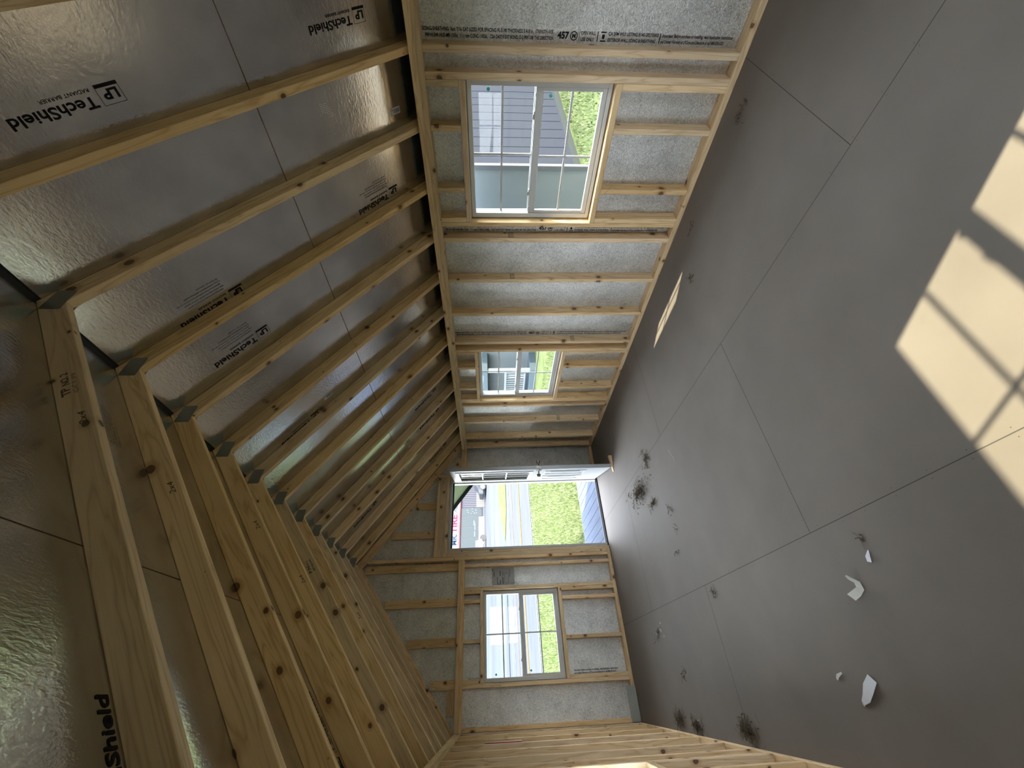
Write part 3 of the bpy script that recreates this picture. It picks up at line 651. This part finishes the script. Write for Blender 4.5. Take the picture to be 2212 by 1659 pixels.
bm = bmesh.new(); box(bm, (-.06, 34.3, -.55-sg*TH/2), (0.02, 36.8, .55-sg*TH/2)); box(bm, (-.4, 35.2, -.3-sg*TH/2), (0, 35.9, .3-sg*TH/2)); obj('latch_plate', bm, CHROME, leaf, mwl)
for v in (8, 40, 71):
    bm = bmesh.new(); cyl(bm, (WDR+.15, v-2, -sg*(TH+.1)), (WDR+.15, v+2, -sg*(TH+.1)), .3, 10); obj('hinge', bm, CHROME, leaf, mwl)
bm = bmesh.new(); BL(bm, .2, WDR-.2, -.5, 0, .2, TH-.2); obj('bottom_sweep', bm, BLACK, leaf, mwl)
bm = bmesh.new(); box(bm, (101, L-.12, 80.9), (109.5, L+.02, 81.9)); obj('strike_plate', bm, mat('pale_strip', (.6, .58, .52), .5), D1)
# wedge that holds the door
bm = bmesh.new(); poly(bm, [(0, 0), (8, 0), (8, .15), (0, 1.5)], -.9, .9, 2)
mwd = frame((117.6, 198.6, .02), (-.95, .14, 0), (0, 0, 1)); wdg = obj('door_wedge', bm, PLY, None, mwd)
tag(wdg, 'wooden wedge on the floor at the free edge of the open door', 'door stop')

# ------------------------------------------------------------------ loose things indoors
tag(beam('painted_board', (13.9, 230.6, 1.9), (26.0, 230.6, 1.9), (0, .25, 1), 3.6, .7, GREYB, bev=.04), 'short grey-green painted board leaning on the bottom plate in the left corner', 'board')
# leaflet tucked at the left studs
bm = bmesh.new(); box(bm, (0, -1.1, -.12), (11.6, 1.1, .12), .05)
lf = obj('folded_leaflet', bm, PAPER, None, frame((XL+.16, 187.6, 63), (0, -.03, -1), (0, 1, 0))); tag(lf, 'white folded leaflet with red edges standing on the edge of a left-wall stud', 'leaflet')
bm = bmesh.new(); box(bm, (0, -1.2, -.14), (11.6, -1.08, .14)); box(bm, (0, 1.08, -.14), (11.6, 1.2, .14)); obj('red_border', bm, REDP, lf, WM[lf.name])
# paper instruction sheet on the gable boards
bm = bmesh.new(); box(bm, (67.9, SG-.12, 49.0), (75.8, SG-.06, 60.1))
sh = obj('instruction_sheet', bm, mat('grey_paper', (.36, .35, .34), .6)); tag(sh, 'grey printed sheet stapled to the silver board right of the gable window', 'sheet')
bm = bmesh.new()
for (u0, v0, u1, v1) in ((.4, 6.3, .7, 7.3), (1.0, 3.9, 1.25, 6.1), (4.0, 4.2, 4.3, 6.4), (5.3, 4.2, 5.5, 6.0), (2.6, .3, 2.8, 3.6), (3.2, .2, 3.5, 1.0), (4.0, .4, 4.3, 2.2), (5.2, .5, 5.5, 3.6), (8.8, 3.5, 8.95, 7.2), (6.2, 5.4, 8.0, 5.5), (6.1, .8, 6.2, 5.4), (8.1, .8, 8.2, 5.4), (6.2, .8, 8.1, .9)): rect2d(bm, u0, v0, u1, v1)
text2d(bm, 'INSTALLATION', 9.3, .6, .3, 3.0)
decal('printing', bm, (67.9, SG-.12, 60.1), (0, 0, -1), (1, 0, 0), INK, sh)
# sawn sheet labels on the roof foil
for i, (x, y, lb) in enumerate(((142.0, 56.3, 'small white barcode label at the foot of the right roof slope by the near window'), (103.6, 120.8, 'small white barcode label halfway up the right roof slope'), (121.5, 186.0, 'small white barcode label low on the far part of the right roof slope'))):
    bm = bmesh.new(); rect2d(bm, 0, 0, 3.2, 1.5); lab = decal('barcode_label', bm, (x, y, ZO-S*(x-XA)), (-1, 0, S), (0, 1, 0), PAPER, None, .05)
    tag(lab, lb, 'label'); bm = bmesh.new()
    for j in range(14): rect2d(bm, .2+j*.14, .3, .2+j*.14+random.choice((.05, .09)), 1.2)
    text2d(bm, 'AB0 3', 2.25, .3, .3, .8); decal('barcode', bm, (x, y, ZO-S*(x-XA)), (-1, 0, S), (0, 1, 0), INK, lab, .08)

def ribbon(name, pts, wd, m_, th=.03):
    bm = bmesh.new(); vs = []
    for i, p in enumerate(pts):
        a = Vector(pts[max(i-1, 0)]); b = Vector(pts[min(i+1, len(pts)-1)]); d = (b-a).normalized(); sd = d.cross(Vector((0, 0, 1)))
        if sd.length < .1: sd = Vector((0, 1, 0))
        sd.normalize(); w_ = wd[i] if isinstance(wd, (list, tuple)) else wd
        vs.append([bm.verts.new((Vector(p)+sd*w_/2)*M), bm.verts.new((Vector(p)-sd*w_/2)*M)])
    for a, b in zip(vs[:-1], vs[1:]): bm.faces.new((a[0], a[1], b[1], b[0]))
    o = obj(name, bm, m_); md = o.modifiers.new('thick', 'SOLIDIFY'); md.thickness = th*M; md.offset = 0; return o
def at(p, lst): return [(p[0]+a, p[1]+b, c) for a, b, c in lst]
tag(ribbon('curled_scrap', at((37.7, 88.1), [(-1.5, .9, .5), (-1.1, .5, 1.5), (-.6, 0, .7), (0, -.5, .1), (.9, -.7, .3), (1.5, -.6, 1.1), (2.0, -.5, 1.5)]), [.9, 1.6, 1.6, 1.5, 1.2, .8, .4], TAN), 'curled tan strip of torn paper on the open floor, casting a long shadow', 'paper scrap')
tag(ribbon('paper_scrap', at((24.0, 96.1), [(1.9, -2.0, .12), (.6, -.7, .55), (-.6, .9, .3), (-1.2, 1.9, .4), (-1.6, 2.5, .1)]), [1.6, 1.8, 1.4, .7, .4], PAPER), 'larger white folded scrap of paper on the floor near the bottom left', 'paper scrap')
tag(ribbon('paper_scrap', at((41.4, 82.8), [(-.7, .3, .2), (0, 0, .3), (.9, -.5, .1)]), [.8, .9, .15], PAPER), 'tiny white pointed chip beside a dark crumb on the open floor', 'paper scrap')
tag(ribbon('paper_scrap', at((26.4, 101.3), [(-.5, 1.0, .15), (0, .2, .35), (.4, -.8, .1)]), [.4, .6, .3], TAN), 'thin pale chip on the floor just beyond the white folded scrap', 'paper scrap')
tag(ribbon('straw', at((86.6, 136.4), [(-2.6, -1.2, .08), (0, 0, .1), (2.6, 1.5, .08)]), .13, TAN, .08), 'single pale straw lying on the floor in front of the leaf litter', 'straw')
def litter(name, x, y, rx, ry, ntw, nlf, label, seed, hi=.9, pale=2):
    rng = random.Random(seed); bm = bmesh.new()
    for i in range(ntw):
        a = rng.uniform(0, 6.28); r = abs(rng.gauss(0, .5)); px, py = x+math.cos(a)*r*rx, y+math.sin(a)*r*ry; ln = rng.uniform(.4, 2.4); d = rng.uniform(0, 6.28); z = rng.uniform(.03, hi*max(0, 1-r))+.05
        q = [(px, py, z), (px+math.cos(d)*ln/2, py+math.sin(d)*ln/2, max(.04, z+rng.uniform(-.2, .35))), (px+math.cos(d+.4)*ln, py+math.sin(d+.4)*ln, max(.04, z+rng.uniform(-.4, .4)))]
        tube(bm, q, rng.uniform(.025, .07), 4)
    for i in range(nlf):
        a = rng.uniform(0, 6.28); r = abs(rng.gauss(0, .5)); c = Vector((x+math.cos(a)*r*rx, y+math.sin(a)*r*ry, .08+rng.uniform(0, hi*.7)*max(0, 1-r))); s_ = rng.uniform(.12, .5)
        e1 = Vector((rng.uniform(-1, 1), rng.uniform(-1, 1), rng.uniform(-.4, .4))).normalized(); e2 = e1.cross(Vector((rng.uniform(-.5, .5), rng.uniform(-.5, .5), 1))).normalized()
        vs = [bm.verts.new((c+e1*s_*k1+e2*s_*k2+Vector((0, 0, k3*s_)))*M) for k1, k2, k3 in ((-1, 0, .2), (-.3, .5, 0), (.6, .35, .1), (1.1, 0, .3), (.4, -.5, 0), (-.5, -.4, .15))]
        zmin = min(v.co.z for v in vs)
        if zmin < .02*M:
            for v in vs: v.co.z += .02*M-zmin
        bm.faces.new(vs).material_index = 1 if i < pale else 0
    o = obj(name, bm, [DRY, TAN]); tag(o, label, 'leaf litter'); o['kind'] = 'stuff'; return o
litter('leaf_litter', 88, 172, 5.5, 13, 240, 170, 'large heap of dead leaves and twigs on the floor inside the open door', 1, 1.8, 8)
litter('leaf_litter', 95.5, 158, 3.5, 4.5, 50, 80, 'dusty grey-brown smear of crumbled leaves before the large heap', 2, .3, 0)
litter('leaf_litter', 79.8, 162, 1.8, 5.5, 40, 30, 'small trail of twigs and leaf bits in front of the large heap', 3, .8, 3)
litter('leaf_litter', 92.0, 185, 1.5, 1.6, 4, 4, 'single dark leaf crumb behind the large heap near the door sill', 4, .6, 0)
litter('leaf_litter', 99.2, 160.5, 1.6, 1.6, 6, 8, 'small black and white leaf clump to the right of the large heap', 5, 1.0, 3)
litter('leaf_litter', 16.8, 184, 2.6, 4.8, 90, 50, 'tangled nest of leaves against the left bottom plate, farthest of three', 6, 2.0, 4)
litter('leaf_litter', 15.8, 171, 2.0, 4.2, 70, 44, 'leaf tangle with a pale flake by the left bottom plate, middle of three', 7, 1.6, 3)
litter('leaf_litter', 16.9, 140.5, 2.6, 5.4, 110, 60, 'leaf tangle with a white flake by the left bottom plate, nearest of three', 8, 1.6, 5)
litter('leaf_litter', 45.4, 136.5, 1.2, 1.6, 8, 9, 'small curled pale leaf bits beside the joint in the left part of the floor', 9, .6, 5)
litter('leaf_litter', 66.1, 148.6, 1.1, 1.4, 6, 7, 'little dark and white crumb pile in the middle of the floor', 10, .6, 3)
litter('leaf_litter', 132.3, 53.5, 1.4, 3.0, 26, 8, 'spiky dark grass tuft on the floor below the near right window', 11, .9, 0)
litter('leaf_litter', 122.0, 92.6, 1.0, 1.4, 9, 8, 'small black clump beside the near sliver of sunlight', 12, .7, 2)
litter('leaf_litter', 132.5, 83.0, .8, 2.4, 10, 3, 'few dark stalks on the floor along the right bottom plate', 13, .4, 0)
litter('leaf_litter', 60.2, 153.0, .9, 1.8, 6, 7, 'narrow crumb trail left of the middle crumb pile', 14, .5, 2)
litter('leaf_litter', 28.0, 172, 1.2, 3.2, 9, 8, 'dark leaf string on the open floor away from the left wall', 15, .6, 1)
litter('leaf_litter', 44.0, 82.0, .7, .9, 3, 6, 'dark crumb beside the tiny white pointed chip', 16, .4, 0)
litter('leaf_litter', 41.0, 187.0, 2.6, 6.0, 18, 14, 'scattered pale leaf bits on the floor below the gable window', 17, .5, 6)
litter('leaf_litter', 73.0, 148.5, 2.5, 3.0, 10, 6, 'loose twigs scattered between the large heap and the middle crumb pile', 18, .4, 1)
# hair-thin straw caught on the sill board of the near window
bm = bmesh.new(); tube(bm, [(XR-.1, 79.0, 28.6), (XR-.7, 78.0, 27.0), (XR-.5, 76.0, 25.2), (XR-.9, 74.5, 24.4), (XR-.4, 75.8, 22.0)], .03, 4)
tag(obj('stray_thread', bm, DRY), 'thin curling thread hanging off the board under the near right window', 'thread')

# ------------------------------------------------------------------ porch and outdoors
bm = bmesh.new(); x = 10.0
P_ = empty('porch_deck', (78, 268, -9)); tag(P_, 'grey board porch deck outside the open door', 'deck')
x0 = 104.35-5.9*16
for i in range(24):
    a = x0+i*5.9; bm = bmesh.new(); box(bm, (a+.17, SG+2.2 if not (80 < a < 124) else SG+4.0, -4.2), (a+5.73, 299, -3.0), .05); obj('deck_board', bm, DECK, P_)
bm = bmesh.new(); box(bm, (x0, 298.0, -9.5), (x0+24*5.9, 299.6, -3.05)); obj('deck_skirt', bm, mat('pale_skirt', (.09, .11, .11), .6, spec=0), P_)
GZ = -9.0
PY = [-900, 600, 690, 850, 1010, 1090, 1250, 1700, 2600]; PZ = [-9, -9, -7.5, .8, 8.3, 15.6, 34.5, 88, 100]
def gz(y):
    for a, b, c, d in zip(PY[:-1], PY[1:], PZ[:-1], PZ[1:]):
        if a <= y <= b: return c+(d-c)*(y-a)/(b-a)
    return PZ[-1]
def strip(name, y0, y1, xa, xb, m_, dz, kind='structure', tipx=None, xr=None):
    ys = sorted({y0, y1, *[q for q in PY if y0 < q < y1]}); bm = bmesh.new(); vs = []
    for y in ys: vs.append((bm.verts.new(V(xa, y, gz(y)+dz)), bm.verts.new(V(xb, y, gz(y)+dz))))
    for a, b in zip(vs[:-1], vs[1:]): bm.faces.new((a[0], a[1], b[1], b[0]))
    o = obj(name, bm, m_)
    if kind: o['kind'] = kind
    return o
bm = bmesh.new()
strip('ground', -900, 690, -1500, 2200, GRASS, 0)
strip('road', 690, 1090, -1500, 2600, ASPH, 0)
tag(strip('parking_lot', 1090, 2600, -2500, 3600, CONC, 0), 'pale worn parking lot beyond the road', 'lot')
for nm, y, t_, m_, lb in (('road_line', 706, 5, WLINE, 'white edge line on the near side of the road'), ('road_line', 845, 4, YEL, 'first of the paired yellow centre lines, nearer the lawn'), ('road_line', 853, 4, YEL, 'second of the paired yellow centre lines, farther from the lawn'), ('road_line', 1004, 4, ORG, 'thin orange line on the far lane of the road'), ('road_line', 1064, 5, WLINE, 'white line at the far edge of the road')):
    o = strip(nm, y, y+t_, -1400, 2500, m_, .6, None); tag(o, lb, 'road marking', 'road markings')
tag(strip('curb', 1148, 1156, -1200, 330, ASPH, 1.5, None), 'dark curb line across the lot seen through the gable window', 'curb')
bm = bmesh.new(); pts = [(345, 1150), (419, 1112), (1500, 1096), (1500, 1252), (482, 1252), (390, 1192)]
bm.faces.new([bm.verts.new(V(x, y, gz(y)+1.2)) for x, y in pts]); isl = obj('grass_island', bm, GRASS); tag(isl, 'tapering strip of grass between the road and the lot', 'grass strip')
# grass blades
import array
def blades(name, label, n, x0, x1, y0, y1, hmin, hmax, seed, wdt=.35, bias=1.0, excl=None):
    rng = random.Random(seed); vs = []; fs = []; mi = []
    for i in range(n):
        y = y0+(y1-y0)*rng.random()**bias; x = rng.uniform(x0, x1)
        if excl and excl(x, y): continue
        h = rng.uniform(hmin, hmax); a = rng.uniform(0, 6.28); ln = rng.uniform(.1, .7)*h; z = gz(y)-.1; b = rng.uniform(0, 6.28)
        w_ = wdt*(1+(y-y0)/400); k = len(vs)
        vs += [((x-math.cos(a)*w_/2)*M, (y-math.sin(a)*w_/2)*M, z*M), ((x+math.cos(a)*w_/2)*M, (y+math.sin(a)*w_/2)*M, z*M), ((x+math.cos(b)*ln)*M, (y+math.sin(b)*ln)*M, (z+h)*M)]
        fs.append((k, k+1, k+2)); mi.append(rng.choice((0, 0, 0, 1, 1, 2)))
    me = bpy.data.meshes.new(name); me.from_pydata(vs, [], fs)
    for q in (mat('green_blade', (.055, .078, .026), .6, spec=0), mat('yellow_green_blade', (.10, .115, .05), .6, spec=0), mat('dry_blade', (.15, .145, .10), .7, spec=0)): me.materials.append(q)
    me.polygons.foreach_set('material_index', mi)
    o = bpy.data.objects.new(name, me); place(o, Matrix()); tag(o, label, 'grass'); o['kind'] = 'stuff'; return o
blades('lawn_grass', 'bright lawn grass between the porch and the road', 46000, -60, 340, 303, 690, 1.5, 4.5, 21, .45, 1.15)
blades('side_grass', 'rough sunlit grass beside the neighbouring grey shed, seen through the near window', 14000, 166, 620, 40, 153, 1.2, 3.5, 22, .6, 1.0, lambda x, y: x < 172 and y > 70)
# neighbouring grey shed seen through the near window
NS = empty('neighbor_shed', (480, 240, GZ)); tag(NS, 'neighbouring dark grey shed with vertical grooved siding, outside the right wall', 'shed')
bm = bmesh.new(); box(bm, (322, 158, -5), (560, 160, 96)); 
obj('siding', bm, SIDING, NS)
bm = bmesh.new()
for i in range(14): box(bm, (326.5+16*i, 157.86, -3), (327.1+16*i, 158.0, 96))
obj('batten_groove', bm, mat('dark_groove', (.008, .009, .014), .8, spec=0), NS)
bm = bmesh.new(); box(bm, (318, 156.6, -9), (560, 158, -4.5)); box(bm, (316, 157, -9), (322, 162, 96)); obj('base_trim', bm, FASC, NS)
bm = bmesh.new(); box(bm, (316, 162, -5), (318, 300, 96)); obj('end_wall', bm, mat('pale_vinyl_siding', (.05, .055, .06), .6, spec=0), NS)
# white glazed panel standing just outside the near window
GP = empty('glazed_panel', (166, 110, GZ)); tag(GP, 'white-framed glazed door panel standing outside beyond the near right window', 'door panel')
bm = bmesh.new()
for (a, b, c, d) in ((79.6, 81.2, -9, 92), (138, 140, -9, 92), (81.2, 138, 90, 92), (81.2, 138, -9, -7)): box(bm, (162, a, c), (163.6, b, d), .1)
obj('panel_frame', bm, mat('panel_white', (.11, .115, .12), .4, spec=0), GP)
bm = bmesh.new(); box(bm, (162.6, 81.2, -7), (163, 138, 90)); gm = noisy('panel_reflection', (.15, .17, .185), (.20, .22, .205), .8, .5, 0, (1, 1.5, .2)); obj('reflection_pane', bm, gm, GP)  # pane's blue-green reflection is put into its matte colour

N2 = empty('white_railed_shed', (500, 560, GZ)); tag(N2, 'pale shed with white porch railing, seen through the far right window', 'shed')
bm = bmesh.new(); box(bm, (430, 430, -9), (434, 680, 110)); obj('pale_wall', bm, mat('pale_blue_wall', (.075, .082, .085), .6, spec=0), N2)
bm = bmesh.new(); box(bm, (396, 478, 62), (430, 680, 70)); box(bm, (396, 478, -9), (430, 680, 0)); obj('porch_slab', bm, mat('porch_slab_blue', (.05, .062, .07), .6, spec=0), N2)  # blue-grey band and floor slab of the porch
for y in (480, 560, 650): bm = bmesh.new(); box(bm, (397, y, 0), (402, y+5, 62), .2); obj('porch_post', bm, mat('post_white', (.115, .12, .125), .5, spec=0), N2)
bm = bmesh.new(); box(bm, (398, 485, 34), (401, 675, 37)); box(bm, (398, 485, 6), (401, 675, 8)); obj('hand_rail', bm, mat('rail_white', (.115, .12, .125), .5, spec=0), N2)
bm = bmesh.new()
for i in range(34): box(bm, (398.6, 488+i*5.5, 8), (400.2, 489.6+i*5.5, 34))
obj('baluster', bm, mat('baluster_white', (.115, .12, .125), .5, spec=0), N2)
# ------------------------------------------------------------------ tire shop across the road
TS = empty('tire_shop', (600, 1710, 90)); tag(TS, 'tire shop across the road with a long sign and large dark windows', 'building')
Yb = 1700
bm = bmesh.new(); box(bm, (380, Yb, 80), (900, Yb+300, 196)); obj('shop_wall', bm, mat('shop_pale_siding', (.06, .06, .072), .6, spec=0), TS)
bm = bmesh.new(); box(bm, (420, Yb-6, 190), (700, Yb, 236)); fb = obj('sign_board', bm, mat('sign_white', (.11, .12, .13), .5, spec=0), TS)
bm = bmesh.new(); box(bm, (380, Yb-7, 186), (700, Yb-6, 190)); obj('sign_trim', bm, mat('sign_red_trim', (.12, .03, .03), .5, spec=0), TS)
bm = bmesh.new(); text2d(bm, 'MR.', 0, 0, 20, 42, .03); decal('sign_letters', bm, (489, Yb-6, 200), (1, 0, 0), (0, 0, 1), mat('sign_navy', (.02, .028, .05), .5, spec=0), fb, 1)
bm = bmesh.new(); text2d(bm, 'TIRE', 0, 0, 22, 74, .03); decal('sign_letters', bm, (536, Yb-6, 200), (1, 0, 0), (0, 0, 1), mat('sign_pink_red', (.17, .016, .036), .5, spec=0), fb, 1)
bm = bmesh.new(); text2d(bm, 'AUTO', 0, 0, 20, 62, .02, slant=.2); text2d(bm, 'SERVICE CENTERS', -128, -9, 6, 124); decal('sign_letters', bm, (618, Yb-6, 200), (1, 0, 0), (0, 0, 1), mat('sign_steel', (.045, .05, .06), .5, spec=0), fb, 1)
wm = mat('shop_dark_glass', (.01, .016, .018), .15, spec=.3)
xs_ = [424, 469, 514, 559, 603, 638]
for a, b in zip(xs_[:-1], xs_[1:]):
    bm = bmesh.new(); box(bm, (a, Yb-2, 113 if a < 600 else 98), (b, Yb, 182), 0); wf = obj('shop_window', bm, mat('window_mullion', (.07, .075, .08), .5, spec=0), TS)
    bm = bmesh.new(); box(bm, (a+1, Yb-3, 114 if a < 600 else 99), (b-1, Yb-2, 181), 0); obj('dark_pane', bm, wm, wf)
bm = bmesh.new()
rr = random.Random(3)
for (a, z, w_, h) in ((470, 116, 36, 5), (480, 121, 20, 4), (520, 126, 22, 4), (546, 125, 30, 4), (565, 128, 20, 5), (430, 128, 34, 8), (440, 134, 6, 14)): box(bm, (a, Yb-4, z), (a+w_, Yb-3.1, z+h))
for i in range(12): a = rr.uniform(606, 634); z = rr.uniform(118, 160); box(bm, (a, Yb-4, z), (a+rr.uniform(2, 5), Yb-3.1, z+rr.uniform(2, 6)))
obj('window_display', bm, mat('shop_window_stock', (.075, .08, .09), .6, spec=0), TS)
bm = bmesh.new(); box(bm, (380, Yb-2.5, 88), (602, Yb, 113)); obj('wall_base_panel', bm, mat('shop_cream', (.085, .08, .08), .6, spec=0), TS)
bm = bmesh.new(); box(bm, (640, Yb-2, 88), (900, Yb, 122)); obj('lower_siding', bm, mat('shop_cream_siding', (.09, .087, .083), .6, spec=0), TS)
bm = bmesh.new()
for i in range(18): box(bm, (641+i*8, Yb-2.4, 88), (641.8+i*8, Yb-.1, 190))
obj('siding_groove', bm, mat('siding_groove_grey', (.04, .04, .05), .6, spec=0), TS)  # grooves drawn as dark grey strips
def wheel(bm, c, r, w_): cyl(bm, (c[0], c[1]-w_/2, c[2]), (c[0], c[1]+w_/2, c[2]), r, 20)
CR = empty('parked_car', (735, 1640, gz(1640))); tag(CR, 'dark parked car partly seen beside the shop, right of the windows', 'car')
zc_ = gz(1640)
bm = bmesh.new(); poly(bm, [(662, zc_+10), (664, zc_+26), (690, zc_+32), (712, zc_+50), (780, zc_+52), (806, zc_+32), (835, zc_+30), (838, zc_+10)], 1610, 1675, 1); bmesh.ops.bevel(bm, geom=bm.edges[:], offset=2*M, segments=2, affect='EDGES'); obj('car_body', bm, mat('car_grey', (.03, .033, .04), .3, .3), CR)
bm = bmesh.new(); poly(bm, [(694, zc_+33), (714, zc_+47), (776, zc_+48), (798, zc_+33)], 1608.5, 1610, 1); obj('side_glass', bm, wm, CR)
for x in (692, 806):
    bm = bmesh.new(); wheel(bm, (x, 1612, zc_+12), 12, 9); w_ = obj('wheel', bm, BLACK, CR)
    bm = bmesh.new(); wheel(bm, (x, 1607, zc_+12), 7.5, 1.5); obj('hubcap', bm, CHROME, w_)
MC = empty('motorcycle', (470, 1640, gz(1640))); tag(MC, 'motorcycle parked in front of the shop windows at the left edge of the doorway', 'motorcycle')
for x in (452, 498):
    bm = bmesh.new(); wheel(bm, (x, 1640, zc_+12), 12, 4); obj('wheel', bm, BLACK, MC)
bm = bmesh.new(); poly(bm, [(456, zc_+14), (460, zc_+30), (478, zc_+34), (490, zc_+32), (494, zc_+16), (476, zc_+10)], 1634, 1646, 1); obj('motorcycle_body', bm, mat('motorcycle_white', (.08, .08, .09), .4, spec=0), MC)
bm = bmesh.new(); tube(bm, [(498, 1640, zc_+12), (486, 1640, zc_+38), (484, 1632, zc_+40)], 1.2, 8); tube(bm, [(486, 1640, zc_+38), (484, 1648, zc_+40)], 1.0, 8); obj('handlebar', bm, CHROME, MC)
